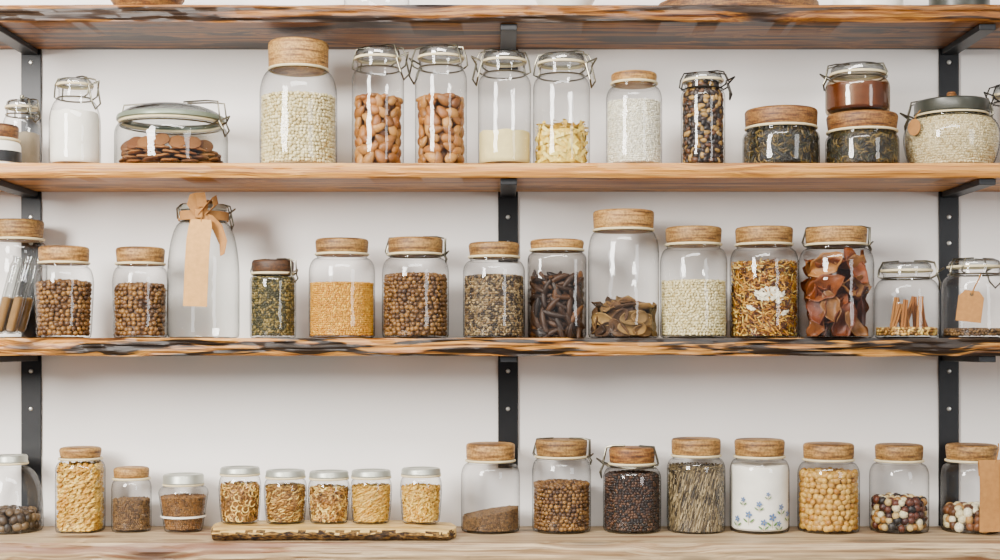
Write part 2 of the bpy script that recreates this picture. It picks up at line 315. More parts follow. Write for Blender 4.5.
def gen(j,zt,a,b,c,dens=1,mound=.004,slope=0,inset=0,align=None,z0=.006,capr=1.0,spread=.2):
    pos=[];Fm=[]; sp=1.7*math.sqrt(a*b)/dens; z=z0+b*.8
    while z<zt+mound*.5+abs(slope):
        ri=j['inner'](min(z,zt))-c-a*a/(2.2*j['R'])-.0006-inset
        if ri<.003: break
        n=max(3,int(2*PI*ri/sp)); ph=random.random()*6
        for i in range(n):
            th=ph+2*PI*(i+random.uniform(-.25,.25))/n
            if z>zt+mound*.3+slope*math.cos(th): continue
            k=sqf(th,j['sq']); zz=z+random.uniform(-.2,.2)*sp
            zz=max(z0+b*.6,zz)
            pos.append((ri*k*math.cos(th),ri*k*math.sin(th),zz))
            nrm=Vector((math.cos(th),math.sin(th),random.uniform(-.25,.25))).normalized(); tt=Vector((-math.sin(th),math.cos(th),0)); kk=nrm.cross(tt)
            al=random.random()*PI if align is None else align+random.gauss(0,spread)
            e1=tt*math.cos(al)+kk*math.sin(al); e2=nrm.cross(e1); Fm.append([e1,e2,nrm])
        z+=sp*.85
    rr=0; R0=(j['inner'](zt)-b-inset)*capr
    while rr<R0:
        n=max(1,int(2*PI*rr/sp))
        for i in range(n):
            th=2*PI*(i+random.random()*.5)/n+rr*70; hh=zt+mound*(1-(rr/R0)**2)+random.uniform(-.3,.3)*c+slope*math.cos(th)*rr/R0
            pos.append((rr*math.cos(th),rr*math.sin(th),hh))
            nrm=Vector((random.gauss(0,.25),random.gauss(0,.25),1)).normalized(); al=random.random()*2*PI
            e1=Vector((math.cos(al),math.sin(al),0)); e1=(e1-nrm*e1.dot(nrm)).normalized(); Fm.append([e1,nrm.cross(e1),nrm])
        rr+=sp*.85
    return pos,Fm
def clampv(j,V,z0=.0045,pad=.0005,ztop=None):
    V=np.array(V,float); V[:,2]=np.maximum(V[:,2],z0)
    if ztop is not None: V[:,2]=np.where(V[:,2]>ztop,ztop+(V[:,2]-ztop)*.25,V[:,2])
    rm=j['innerv'](V[:,2])-pad; th=np.arctan2(V[:,1],V[:,0])
    if j['sq']>0:
        f=1/((np.abs(np.cos(th))**6+np.abs(np.sin(th))**6)**(1/6)); rm=rm*((1-j['sq'])+j['sq']*f*.97)
    r=np.hypot(V[:,0],V[:,1]); s=np.where(r>rm,rm/np.maximum(r,1e-6),1.0); V[:,0]*=s; V[:,1]*=s; return V
def fill(j,row,name,label,cat,tpl,size,mat,dens=1.0,mound=.004,slope=0,inset=0,align=None,core=True,corec=1.6,z0=.006,zt=None,layers=1,spread=.2):
    a,b,c=size; zt=(pz(row,j['d'])-j['z']) if zt is None else zt
    V0,T0=TP[tpl]; VV=[];TT=[];off=0
    for L in range(layers):
        pos,Fm=gen(j,zt-L*c*1.4,a,b,c,dens,mound,slope,inset+L*c*1.7,align,z0,spread=spread)
        P=np.array(pos); Q=np.array([[list(e) for e in f] for f in Fm])
        sc=rng.uniform(.85,1.12,(len(P),1,1))
        loc=(V0*np.array([a,b,c]))[None,:,:]*sc
        V=np.einsum('nmi,nij->nmj',loc,Q)+P[:,None,:]
        n,m=len(P),len(V0)
        T=(T0[None,:,:]+ (np.arange(n)*m)[:,None,None]+off).reshape(-1,3); off+=n*m
        VV.append(clampv(j,V.reshape(-1,3),ztop=zt+mound+abs(slope)+2*c)); TT.append(T)
    if core:
        seg=32; ins=inset+corec*c+.0006+a*a/(2.2*j['R'])*.8
        zs=[z0,z0]+list(np.linspace(z0+.002,max(z0+.003,zt-c),9)); prof=[(0,z0)]+[(max(.002,j['inner'](z)-ins),z) for z in zs[1:]]+[(0,zt+mound-c)]
        cv=[];ct=[]
        for (r,z) in prof:
            for i in range(seg):
                th=2*PI*i/seg; k=sqf(th,j['sq']); zz=z+(slope*math.cos(th)*min(1,r/j['R']) if z>zt-c*2 else 0)
                cv.append((r*k*math.cos(th),r*k*math.sin(th),zz))
        for p in range(len(prof)-1):
            for i in range(seg):
                i2=(i+1)%seg; A,B,C_,D=p*seg+i,p*seg+i2,(p+1)*seg+i2,(p+1)*seg+i; ct+=[(A,B,C_),(A,C_,D)]
        VV.append(np.array(cv)); TT.append(np.array(ct)+off)
    me=tmesh(name,np.concatenate(VV),np.concatenate(TT),mat)
    o=bpy.data.objects.new(name,me); COL.objects.link(o); o.location=(j['x'],j['y'],j['z']); tag(o,label,cat,None,'stuff'); return o
def powder(j,row,name,label,cat,mat,mound=.006,slope=0,z0=.006):
    zt=pz(row,j['d'])-j['z']; m=MB(); P=[(0,z0),(j['inner'](.01)*.92,z0)]
    zs=list(np.linspace(z0+.004,zt,14)); P+=[(j['inner'](z)-.0004,z) for z in zs]; R0=P[-1][0]
    P+=[(R0*k,zt+mound*(1-k*k)) for k in (.93,.8,.6,.4,.2,0)]
    m.lathe(P,56,j['sq'])
    m.v=[(x,y,z+(noise.noise((x*45,y*45,z*20+j['x']*9))*.0035+slope*x/j['R'] if z>zt-.001 else 0)) for x,y,z in m.v]
    o=m.build(name,mat,None,(j['x'],j['y'],j['z'])); tag(o,label,cat,None,'stuff'); return o
def items(j,row,name,label,cat,group,tpl,size,mat,dens=1.0,mound=.004,slope=0,inset=0,align=None,solid=0,z0=.006,layers=1,maxn=999,capr=1.0,own=False):
    a,b,c=size; zt=pz(row,j['d'])-j['z']; V,T=TP[tpl]
    proto=None; k=0
    for L in range(layers):
        pos,Fm=gen(j,zt-L*c*1.6,a,b,c,dens,mound,slope,inset+L*c*2.0,align,z0,capr=capr)
        for p,f in zip(pos,Fm):
            if k>=maxn: break
            s=random.uniform(.86,1.1)
            Mx=Matrix(((f[0].x*a*s,f[1].x*b*s,f[2].x*c*s,p[0]),(f[0].y*a*s,f[1].y*b*s,f[2].y*c*s,p[1]),(f[0].z*a*s,f[1].z*b*s,f[2].z*c*s,p[2]),(0,0,0,1)))
            if own:
                A=np.array(Mx); W=clampv(j,V@A[:3,:3].T+A[:3,3],pad=.0024)-A[:3,3]
                o=bpy.data.objects.new(name,tmesh(name,W,T,mat)); tag(o,label,cat,group); COL.objects.link(o)
                o.location=(p[0]+j['x'],p[1]+j['y'],p[2]+j['z'])
                md=o.modifiers.new('s','SOLIDIFY'); md.thickness=solid; md.offset=0
            else:
                if proto is None: o=proto=bpy.data.objects.new(name,tmesh(name,V,T,mat)); tag(o,label,cat,group)
                else: o=proto.copy()
                COL.objects.link(o); o.matrix_world=Matrix.Translation((j['x'],j['y'],j['z']))@Mx
            k+=1
    return k
# ------------------------------------------------------------ room
def struct(o): o['kind']='structure'; return o
wm=plain('warm_white_plaster','#f4f0eb',.85,0,3,.04,.05,raw=True)
o=MB().box((0,.05,1.5),(7,.1,3)).build('wall_back',wm); struct(o)
fm=wood('floor_boards',['#5a4028','#7d5f40','#6b4d30'],(1,12,12),.3,.5,False)
o=MB().box((0,-2.5,-.05),(7,5.0,.1)).build('floor',fm); struct(o)
o=MB().box((0,-2.5,3.05),(7,5.2,.1)).build('ceiling',wm); struct(o)
# ------------------------------------------------------------ shelves
def shelf(label,zt,zb,mat,amp,ridge,seed,yf=-.25):
    m=MB(); n=420; x0,x1=-1.5,1.5; K=11; ring=[]
    for i in range(n+1):
        x=x0+(x1-x0)*i/n; pr=[(-.003,zt),(-.12,zt)]
        e=noise.noise((x*2.2,seed,0))*amp+noise.noise((x*9,seed,3))*amp*.35
        for k in range(K):
            t=k/(K-1); z=zt+(zb-zt)*t
            bul=-.004*math.sin(t*PI)+.010*max(0,t-.75)
            rd=ridge*(noise.noise((x*7,t*9+noise.noise((x*3,seed,7))*2,seed))+.4*noise.noise((x*25,t*14,seed)))
            zz=z+((noise.noise((x*5,seed,t*3))+.4*noise.noise((x*17,seed,t*3)))*ridge*.45 if 0<k else 0)
            pr.append((yf+e+bul+rd,zz))
        pr+=[(-.12,zb),(-.003,zb)]
        ring.append(pr)
    c=len(ring[0])
    for i,pr in enumerate(ring):
        x=x0+(x1-x0)*i/n
        for (y,z) in pr: m.v.append((x,y,z+ZC))
    for i in range(n):
        for k in range(c):
            k2=(k+1)%c; m.f.append((i*c+k,i*c+k2,(i+1)*c+k2,(i+1)*c+k))
    m.f.append(tuple(range(c))); m.f.append(tuple(n*c+k for k in range(c))[::-1])
    o=m.build('wall_shelf',mat); tag(o,label,'shelf','wooden wall shelves'); return o
shelf('dark brown knotty wooden shelf board, topmost of the wall shelves',.658,.625,'shelf1',.004,.004,1)
shelf('honey coloured wooden shelf board carrying the clamp jars',.352,.324,'shelf2',.002,.002,2)
shelf('live edge wooden shelf board with dark wavy bark stripes under the middle row',.0136,-.021,'shelf3',.004,.006,3)
shelf('worn pale brown wooden shelf board, lowest of the wall shelves',-.383,-.425,'shelf4',.003,.003,4,-.252)
# ------------------------------------------------------------ brackets
for pxx,nm in((32,'left'),(508,'middle'),(948,'right')):
    x=px(pxx,DW); side=nm!='middle'
    for zb,zbot,sn,scr in((.625,(.353 if side else (345-70)*DW/F),'top',(.597,.50) if side else (.605,)),(.324,(.0146 if side else (345-262)*DW/F),'second',(.27,.215)),(-.021,(-.382 if side else (345-468)*DW/F),'third',(-.055,-.135))):
        r=empty('shelf_bracket',(x,0,ZC+zb),'black steel L bracket under the %s shelf, on the %s'%(sn,nm),'shelf bracket','black shelf brackets')
        rail=MB().box((0,-.0035,(zbot-zb)/2),(.042,.006,zb-zbot)).build('upright_plate','black',r,bevel=.001)
        MB().box((0,-.122,-.0066),(.032,.230,.012)).build('arm','black',r,bevel=.001)
        for zr in scr:
            mm=MB().lathe([(0,.0035),(.003,.003),(.0045,.001),(.0048,0)],16)
            mm.v=[(a,-.0066-c,zr-zb+b) for a,b,c in mm.v]
            mm.build('screw','screw',rail)
# ------------------------------------------------------------ grain materials
G=lambda n,c,**k: grainmat(n,c,**k)
g_hazel=G('brown_chickpeas',['#50341d','#7e5a36','#9c764a','#624426'])
g_gold=G('golden_lentils',['#b98225','#dca84a','#c9932f','#e6bb66'])
g_cream=G('cream_beans',['#d8c8a4','#ecdfc2','#cdb890'])
g_rice=G('white_rice',['#e9e2d4','#f6f1e6','#d8cebb'])
g_rice2=G('pearl_rice',['#d6c5a6','#e8dac0','#c2ab86'])
g_flour=plain('white_flour','#efebe4',.9,0,40,.06,.3); g_meal=plain('cream_flour','#dccba6',.9,0,60,.12,.4)
g_tan=plain('tan_powder','#a9855c',.9,0,60,.15,.4); g_grey=plain('greyish_powder','#a89c8e',.9,0,60,.15,.4)
g_mixed=G('speckled_seeds',['#40332a','#86725a','#ae977a','#524031','#8d7256'],const=True)
g_green=G('green_herbs',['#4a4520','#74653a','#988458','#4c4626'],const=True)
g_pist=G('pale_dark_nuts',['#2a1a10','#9a7c52','#452d1a','#6e4a2e','#b08f62','#35200f'],const=True)
g_herb=G('dark_herbs',['#2b2416','#5c4c2c','#7e683c','#3b3a20','#1e190f'],const=True)
g_pasta=G('yellow_pasta',['#cf9f4c','#e6c276','#c4923e','#eecf8c'])
g_pale=G('pale_pasta',['#e6c468','#f2dc94','#d8b04e'])
g_seed=G('golden_bits',['#a27646','#d6ae72','#bb8f54','#e6c88e','#85602f'],const=True)
g_darkbean=G('dark_brown_beans',['#261710','#40291d','#5a3c2b','#322017','#6c4d3a'],const=True)
g_chick=G('pale_chickpeas',['#bf9250','#d6b070','#b07f3e'])
g_brown=G('brown_lentils',['#4a3420','#7a5c3e','#947452','#5a4230'])
g_rust=plain('amber_spice','#70421a',.35,0,50,.35,.3)
g_dry=G('dried_herb_mix',['#7c4c1a','#b07c30','#d3a250','#5e3a12','#c08c3a','#e2c486'],const=True)
g_spag=G('grey_brown_sticks',['#6e5e4c','#9c8a72','#4c4034','#b3a086','#85745e'],const=True)
i_alm=G('almond_skin',['#7c4e26','#b07c48','#935f30','#c09260','#855729'],item=True)
i_cook=G('biscuit',['#7a4c24','#9c6c3c','#68401f','#a87848'],item=True,rough=.8)
i_braz=G('brazil_nut',['#3a2414','#6a482a','#271710','#876040'],item=True)
i_mush=G('dried_mushroom',['#4a3019','#7e5c3a','#a5855c','#33200f'],item=True,rough=.8,trans=.1)
i_red=G('dried_apple',['#74381c','#a4602f','#5a2a14','#c08e62','#8c4a26'],item=True,rough=.5,trans=.3)
i_cin=G('cinnamon',['#8a5428','#a87444','#c0925e'],item=True,rough=.8)
i_bead=G('mixed_nuts',['#dccfb8','#4a2118','#a37a4c','#231714','#c2a984','#6a3a26'],item=True,const=True)
i_nutd=G('dark_nuts',['#2c211a','#5a4634','#86705a'],item=True)
i_mix2=G('pale_brown_nuts',['#d8caaf','#6a4528','#b89064','#eae0cd','#85583a'],item=True,const=True)
# ------------------------------------------------------------ upper row (shelf A)
gA='glass jars on the upper shelf'
j=jar('grey clamp jar at the left edge behind the wooden lidded pot','A',4,40,98,30,8,neck=8,sh=10,yc=-.075,lid='clamp',clasp=-.6,name='clamp_jar',group=gA,cs=.8)
powder(j,135,'greyish_powder','greyish powder in the clamp jar at the far left edge','powder',g_grey)
MB().lathe([(0,.012),(.004,.011),(.005,.006),(.003,.002),(.004,0)],20,off=(0,0,j['zt'])).build('knob','steel',j['lid'])
j=jar('white pot with brown wooden lid cut by the left edge','A',-24,20,122,40,14,neck=3,sh=6,lid='wood',glass='white',name='lidded_pot',cat='pot')
MB().lathe([(j['R']+.0004,.006),(j['R']+.0012,.006),(j['R']+.0012,.028),(j['R']+.0004,.028)],48).build('dark_band','black',j['root'])
j=jar('small clamp bottle of white flour with wire bail and sloping shoulders','A',50,100,76,33,7,neck=14,sh=26,lid='clamp',clasp=-.35,name='clamp_jar',group=gA,cs=1.0)
powder(j,113,'flour','white flour in the sloping shouldered clamp bottle','flour',g_flour)
jc=j=jar('low wide clamp jar with domed glass lid holding flat brown biscuits','A',116,227,95,103,18,neck=3,sh=12,lid='dome',clasp=-.25,name='clamp_jar',group=gA,cs=1.1,glass='glassgreen')
ck=None; spots=[]
for L in range(4):
    for ring_,n in((.088-.002*L,14),(.055,9),(.022,4)):
        for i in range(n):
            a=2*PI*(i+.5*(L%2))/n+random.uniform(-.06,.06)
            spots.append((ring_*math.cos(a),ring_*math.sin(a),.0105+L*.0085+(.004 if ring_<.06 and L==3 else 0),random.uniform(-.22,.22),random.uniform(-.22,.22)))
for i in range(7):
    a=-PI/2+(i-3)*.36; spots.append((.086*math.cos(a),.086*math.sin(a),.049-.0015*abs(i-3)+.002*(i%2),.85,.4*math.cos(a)))
for (dx,dy,dz,rx,ry) in spots:
    if ck is None:
        ck=MB().lathe([(0,.0028),(.008,.0032),(.0145,.0026),(.0172,.0008),(.0174,-.0008),(.0155,-.0022),(0,-.0024)],24); ck.v=[(x,y,z+noise.noise((x*120,y*120,z*90))*.001) for x,y,z in ck.v]
        ck=o=ck.build('biscuit',i_cook); tag(o,'flat round brown biscuit piled in the low wide clamp jar','biscuit','biscuits in the low clamp jar')
    else: o=ck.copy(); COL.objects.link(o)
    o.location=(j['x']+dx,j['y']+dy,j['z']+dz); o.rotation_euler=(rx,ry,0)
j=jar('tallest upper shelf jar with cork lid half full of white beans','A',260,337,36,60,27,neck=3,sh=26,group=gA,seal='seal')
fill(j,99,'white_beans','small white beans in the tallest cork lidded jar','beans','ico1',(.0050,.0040,.0034),g_cream)
for (l,r,tp,w) in((352,404,44,'left'),(415,467,43,'right')):
    j=jar('tall clamp jar of almonds, %s one of the two'%w,'A',l,r,tp,44,11,neck=11,sh=12,lid='clamp',clasp=-.5 if w=='left' else 2.7,name='clamp_jar',group=gA,cs=1.15)
    items(j,101,'almond','brown almond heaped in the %s one of the two almond jars'%w,'almond','almonds in the %s almond jar'%w,'almond',(.0152,.0096,.0070),i_alm,dens=.95)
    fill(j,106,'almonds','more almonds filling the middle of the %s almond jar'%w,'almonds','almond',(.0140,.0085,.006),G('almond_heap_'+w,['#5c3a1a','#8a5e30','#74491f']),inset=.012,mound=.001,dens=.9)
j=jar('tall clamp jar with cream coloured flour only at its bottom','A',478,531,48,42,10,neck=13,sh=12,lid='clamp',clasp=3.5,name='clamp_jar',group=gA,cs=1.15)
powder(j,133,'flour','cream flour at the bottom of the tall clamp jar beside the pasta jar','flour',g_meal,.001)
j=jar('tall clamp jar with loose yellow pasta strips at its bottom','A',533,590,50,46,10,neck=13,sh=12,lid='clamp',clasp=-.4,name='clamp_jar',group=gA,cs=1.15)
fill(j,131,'pasta_strips','pale yellow flat pasta strips in the tall clamp jar','pasta','chip',(.026,.0034,.0018),g_pale,dens=1.0,mound=.012,layers=2)
j=jar('cork lidded jar three quarters full of white rice','A',606,662,69,46,9,neck=5,sh=14,group=gA)
fill(j,104,'white_rice','white rice in the cork lidded upper shelf jar','rice','ico1',(.0036,.0018,.0016),g_rice,dens=.9)
j=jar('slim clamp jar packed with dark and pale nuts','A',681,725,70,38,8,neck=9,sh=8,lid='clamp',clasp=-.3,name='clamp_jar',group=gA,cs=1.0,wire='darktin')
fill(j,84,'mixed_nuts','dark and pale mixed nuts packing the slim clamp jar','nuts','almond',(.0075,.0048,.004),g_pist,mound=.001)
j=jar('low wide jar with cork lid and dark contents beside the slim nut jar','A',743,819,104,72,17,neck=5,sh=8,lid='cork2',group=gA)
fill(j,129,'dark_herbs','dark dried herbs in the low jar beside the slim nut jar','herbs','arc',(.010,.0019,.0013),g_herb,dens=1.0)
j=j12=jar('low wide cork lidded jar carrying a small clamp jar','A',826,898,109,70,16,neck=5,sh=8,lid='cork2',group=gA)
fill(j,133,'dark_herbs','dark green herbs in the low jar under the small clamp jar','herbs','arc',(.010,.0019,.0013),g_herb,dens=1.0)
j=jar('small clamp jar of amber brown spice stacked on a low cork lidded jar','A',826,889,60,52,10,neck=4,sh=10,lid='clamp',clasp=2.9,name='clamp_jar',group=gA,cs=.9,yc=j12['y'],base=j12['z']+j12['zt']+.0012,glass='glassamber')
powder(j,86,'amber_spice','amber brown spice in the small stacked clamp jar','spice',g_rust)
j=jar('large round clamp jar of pale rice with dark knobbed lid','A',905,998,95,72,13,neck=4,sh=20,lid='darklid',clasp=2.85,name='clamp_jar',group=gA,cs=1.2,rb=.86,flare=.003)
MB().lathe([(0,.02),(.007,.019),(.010,.014),(.008,.007),(.005,.004),(.008,0)],24,off=(0,0,j['zt'])).build('knob','cork2',j['lid'])
fill(j,119,'pale_rice','pale rice in the large round dark lidded jar','rice','ico1',(.0038,.0020,.0018),g_rice2,dens=.85)
t=MB().lathe([(0,0),(.014,0),(.0145,.0008),(.014,.0016),(0,.0016)],24); t.v=[(x,-z,y*1.15) for x,y,z in t.v]
o=t.build('round_tag','leather',None,(j['x']-.088,j['y']-.045,j['z']+.078)); o.rotation_euler=(0,0,-.9); tag(o,'round tan leather tag hanging beside the large round jar','tag')
MB().tube([(0,0,.014),(.004,.001,.024),(.012,.003,.033)],.0008).build('string','twine',o)
jar('dark clamp jar cut by the right edge behind the large round jar','A',990,1030,84,32,9,neck=8,sh=12,yc=-.048,lid='clamp',clasp=3.3,name='clamp_jar',group=gA,wire='darktin',glass='glassdark')
# ------------------------------------------------------------ middle row (shelf B)
gB='glass jars on the middle shelf'
j=jar('wide cork lidded jar with long tilted glass tubes, leftmost on the middle shelf','B',-10,46,218,50,19,neck=4,sh=12,yc=-.078,lid='cork',group=gB)
wf=None
for i in range(6):
    if wf is None:
        wf=MB().lathe([(0,-.001),(.006,.001),(.0095,.005),(.0105,.011),(.0105,.135),(.0095,.145),(.0078,.149),(.0078,.158),(.009,.159),(.009,.162),(.0065,.162)],24)
        wf=o=wf.build('glass_tube','tube'); tag(o,'long clear glass tube leaning inside the leftmost wide jar','glass tube','glass tubes in the leftmost middle shelf jar')
        q=MB().lathe([(0,.003),(.007,.006),(.0090,.012),(.0090,.075),(0,.078)],20).build('tan_powder',g_tan,o)
    else:
        o=wf.copy(); COL.objects.link(o); q2=q.copy(); COL.objects.link(q2); q2.parent=o
    dx,dy,ty=[(-.032,-.028,.26),(-.006,-.032,.26),(-.036,-.004,.26),(-.010,-.006,.26),(-.030,.022,.26),(-.004,.022,.26)][i]
    o.location=(j['x']+dx,j['y']+dy,j['z']+.010); o.rotation_euler=(0,ty,0)
def cj(label,l,r,top,lw,lh,**k): return jar(label,'B',l,r,top,lw,lh,group=gB,**k)
j=cj('round cork lidded jar half full of brown chickpeas, leftmost of that kind',35,93,245,49,16,sh=18,yc=-.168,rb=.92)
fill(j,284,'brown_chickpeas','brown chickpeas in the round jar overlapping the glass tube jar','chickpeas','ico1',(.0062,.0058,.0054),g_hazel)
j=cj('cork lidded jar half full of brown chickpeas beside the tagged bottle',113,168,246,48,16,sh=16,rb=.95)
fill(j,287,'brown_chickpeas','brown chickpeas in the jar left of the tagged bottle','chickpeas','ico1',(.0062,.0058,.0054),g_hazel)
# tagged bottle
j=cj('tall empty glass bottle with kraft ribbon and hanging card tag',168,239,203,46,5,neck=12,sh=58,lid='tin',name='glass_bottle',cat='bottle',glass='glassgreen',clasp=.4,cs=.8,seal=None)
rt=empty('ribbon_bow',(j['x'],j['y'],j['z']+j['zn']),'brown kraft ribbon tied round the neck of the tall empty bottle','ribbon')
rn=j['rn']+.006; zc=j['zt']-j['zn']+.003
MB().lathe([(rn,.002),(rn+.001,.002),(rn+.001,.020),(rn,.020),(rn,.002)],48).build('neck_band','kraftdark',rt)
m=MB()
m.strip([(.004,rn*.5,zc),(.004,-rn*.2,zc+.004),(.004,-rn*.8,zc+.003),(.003,-rn-.004,zc-.010),(.003,-rn-.006,.004),(.003,-rn-.010,-.010)],(1,0,.05),[.03,.032,.034,.034,.034,.038])
m.build('ribbon_over_lid','kraftdark',rt)
m=MB()
m.strip([(.004,-rn-.006,.010),(-.010,-rn-.012,.030),(-.004,-rn-.013,.050),(.006,-rn-.011,.054),(.010,-rn-.007,.026)],(1,.5,.1),.020)
m.strip([(.004,-rn-.006,.012),(.020,-rn-.012,.030),(.034,-rn-.010,.046),(.036,-rn-.004,.030),(.018,-rn-.004,.012)],(.3,1,.4),.02)
m.build('bow_loop','kraftdark',rt)
MB().strip([(.004,-rn-.005,.012),(.022,-rn-.006,.004),(.038,-rn+.001,-.014),(.050,-rn+.000,-.045),(.050,-rn-.010,-.07)],(1,-.2,.5),[.014,.020,.022,.018,.01]).build('ribbon_tail','kraftdark',rt)
MB().box((.004,-rn-.010,.012),(.016,.007,.018)).build('knot','kraftdark',rt,bevel=.002)
tg=empty('card_tag',(j['x']+.006,j['y'],j['z']+j['zn']),'long kraft card strip hanging down the front of the tall empty bottle','tag')
MB().strip([(.003,-rn-.012,.000),(.002,-rn-.017,-.014),(.000,-rn-.026,-.04),(-.002,-j['R']-.006,-.08),(-.004,-j['R']-.007,-.13),(-.006,-j['R']-.006,-.172)],(1,0,-.04),[.038,.046,.047,.047,.047,.047],.0012).build('card','kraft',tg)
MB().tube([(.003,-rn-.0135,-.008),(.003,-rn-.013,.006),(.0,-rn-.011,.012)],.0012).build('string','twine',tg)
j=cj('small brown lidded jar packed with greenish herbs right of the tagged bottle',250,296,259,42,12,neck=4,sh=6,lid='cork3',clasp=-.4,cs=.7)
fill(j,278,'green_herbs','greenish brown dried herbs in the small middle shelf jar','herbs','ico1',(.0045,.0025,.002),g_green,mound=.001)
j=cj('cork lidded jar half full of golden yellow grains',309,375,237,53,15,sh=15)
fill(j,284,'golden_grain','golden yellow fine grain in the middle shelf jar','grain','ico1',(.0031,.0026,.0023),g_gold,dens=1.0,mound=.001)
j=cj('cork lidded jar two thirds full of brown chickpeas with a wire clip',382,449,236,55,16,sh=16,clasp=-.1,cs=.6)
fill(j,277,'brown_chickpeas','brown chickpeas in the wire clipped jar beside the golden grain','chickpeas','ico1',(.0060,.0055,.0052),g_hazel)
j=cj('cork lidded jar of speckled grey brown seeds beside the middle bracket',463,525,241,51,14,sh=12)
fill(j,277,'speckled_seeds','speckled grey brown seeds in the jar near the middle bracket','seeds','ico1',(.0045,.0022,.002),g_mixed)
j=cj('square smoked glass jar of large dark pods with thin cork lid',527,587,238,54,9,neck=4,sh=8,sq=.55,glass='glassdark',yc=-.12)
items(j,280,'dark_pod','long dark brown pod inside the square smoked jar','pod','pods in the square smoked jar','bean',(.024,.0068,.006),i_braz,dens=1.05,layers=2)
j=cj('tallest cork lidded jar of the middle shelf with dried mushrooms at bottom',588,659,208,61,19,neck=3,sh=24)
items(j,310,'dried_mushroom','curled brown dried mushroom slice in the tallest middle shelf jar','mushroom','dried mushrooms in the tall jar','slice',(.026,.0125,.005),i_mush,dens=1.1,solid=.0022,layers=2,mound=.018,own=True)
j=cj('cork lidded jar half full of cream coloured pine nuts',660,727,225,56,17,sh=16)
fill(j,283,'pine_nuts','cream coloured pine nuts in the middle shelf jar','nuts','ico1',(.0048,.003,.0028),g_cream)
j=cj('cork lidded jar of golden dried strands with white pieces',730,798,225,57,17,sh=16)
fill(j,268,'dried_strands','golden brown tangled dried strands in the middle shelf jar','herbs','strand',(.032,.0014,.0012),g_dry,dens=1.25,layers=2,mound=.008,core=True,corec=3.0,inset=.0008)
V,T=TP['flake']
for (u_,zz,a_,b_,al) in[(-.12,.092,.017,.008,.3),(.14,.089,.015,.010,-.5),(.34,.080,.013,.006,.9),(-.32,.084,.012,.006,-.8),(.03,.080,.013,.005,.1),(.5,.05,.009,.004,.4),(-.6,.06,.009,.004,-.4)]:
    th=-PI/2+u_; n_=np.array([math.cos(th),math.sin(th),0]); t_=np.array([-math.sin(th),math.cos(th),0]); k_=np.array([0,0,1.]); e1=t_*math.cos(al)+k_*math.sin(al); e2=np.cross(n_,e1)
    p=n_*(j['R']-.0052)+k_*zz
    W=clampv(j,V@np.stack([e1*a_,e2*b_,n_*.002])+p,pad=-.0004)-p
    o=bpy.data.objects.new('white_flake',tmesh('white_flake',W,T,M['cream'])); COL.objects.link(o); o.location=(j['x']+p[0],j['y']+p[1],j['z']+p[2]); tag(o,'white flake among the golden dried strands','white flake','white flakes among the dried strands')
    md=o.modifiers.new('s','SOLIDIFY'); md.thickness=.001; md.offset=0
j=cj('cork lidded jar of reddish dried fruit slices with a wire clip',799,873,225,61,17,sh=16,clasp=-.1,cs=.6)
items(j,268,'dried_fruit_slice','curled red brown dried fruit slice in the wire clipped jar','dried fruit','red dried fruit slices','leaf',(.038,.021,.015),i_red,dens=1.05,solid=.0008,layers=1,mound=.010,own=True)
items(j,290,'dried_fruit_slice','curled red brown dried fruit slice in the wire clipped jar','dried fruit','red dried fruit slices','leaf',(.030,.018,.012),i_red,dens=1.0,solid=.0008,inset=.020,mound=.008,own=True)
j=cj('short clamp jar with cinnamon sticks on the middle shelf',875,938,261,48,9,neck=8,sh=14,lid='clamp',clasp=-.3,name='clamp_jar',cs=1.0)
cs=None
for i,(dx,dy,hh,ty) in enumerate([(-.036,-.022,.9,.30),(-.020,-.040,1.0,.10),(-.004,-.030,.9,-.2),(.010,-.044,1.1,.08),(.026,-.034,.95,-.12),(.040,-.012,.9,-.35),(-.030,.004,1.1,.15),(-.010,-.008,1.15,.3),(.016,-.010,1.1,-.05),(.0,.020,1.1,-.2),(.026,.018,1.0,-.1)]):
    if cs is None:
        cs=MB()
        for sgn in(-1,1):
            pts=[(sgn*.0026+.0026*math.cos(2*PI*k/10),.0040*math.sin(2*PI*k/10)) for k in range(10)]
            b0=len(cs.v)
            for zz in(0,.02,.045,.068):
                for (x,y) in pts: cs.v.append((x,y,zz))
            for q in range(3):
                for k in range(10): cs.f.append((b0+q*10+k,b0+q*10+(k+1)%10,b0+(q+1)*10+(k+1)%10,b0+(q+1)*10+k))
            cs.f.append(tuple(b0+k for k in range(10))); cs.f.append(tuple(b0+30+k for k in range(10)))
        cs=o=cs.build('cinnamon_stick',i_cin); tag(o,'rolled cinnamon stick standing in the short clamp jar','cinnamon stick','cinnamon sticks in the short clamp jar')
    else: o=cs.copy(); COL.objects.link(o)
    o.location=(j['x']+dx,j['y']+dy,j['z']+.009); o.rotation_euler=(0,ty,0); o.scale=(1,1,hh)
fill(j,329,'spice_crumbs','pale spice crumbs under the cinnamon sticks','spice','ico1',(.005,.003,.003),g_seed,mound=.001)
j=cj('clear clamp jar with string hung card tag cut by the right edge',943,1006,258,50,8,neck=8,sh=14,lid='clamp',clasp=.6,name='clamp_jar',cs=1.15)
fill(j,330,'brown_seeds','thin layer of brown seeds in the tagged clamp jar','seeds','ico1',(.005,.003,.003),g_brown,mound=.001)
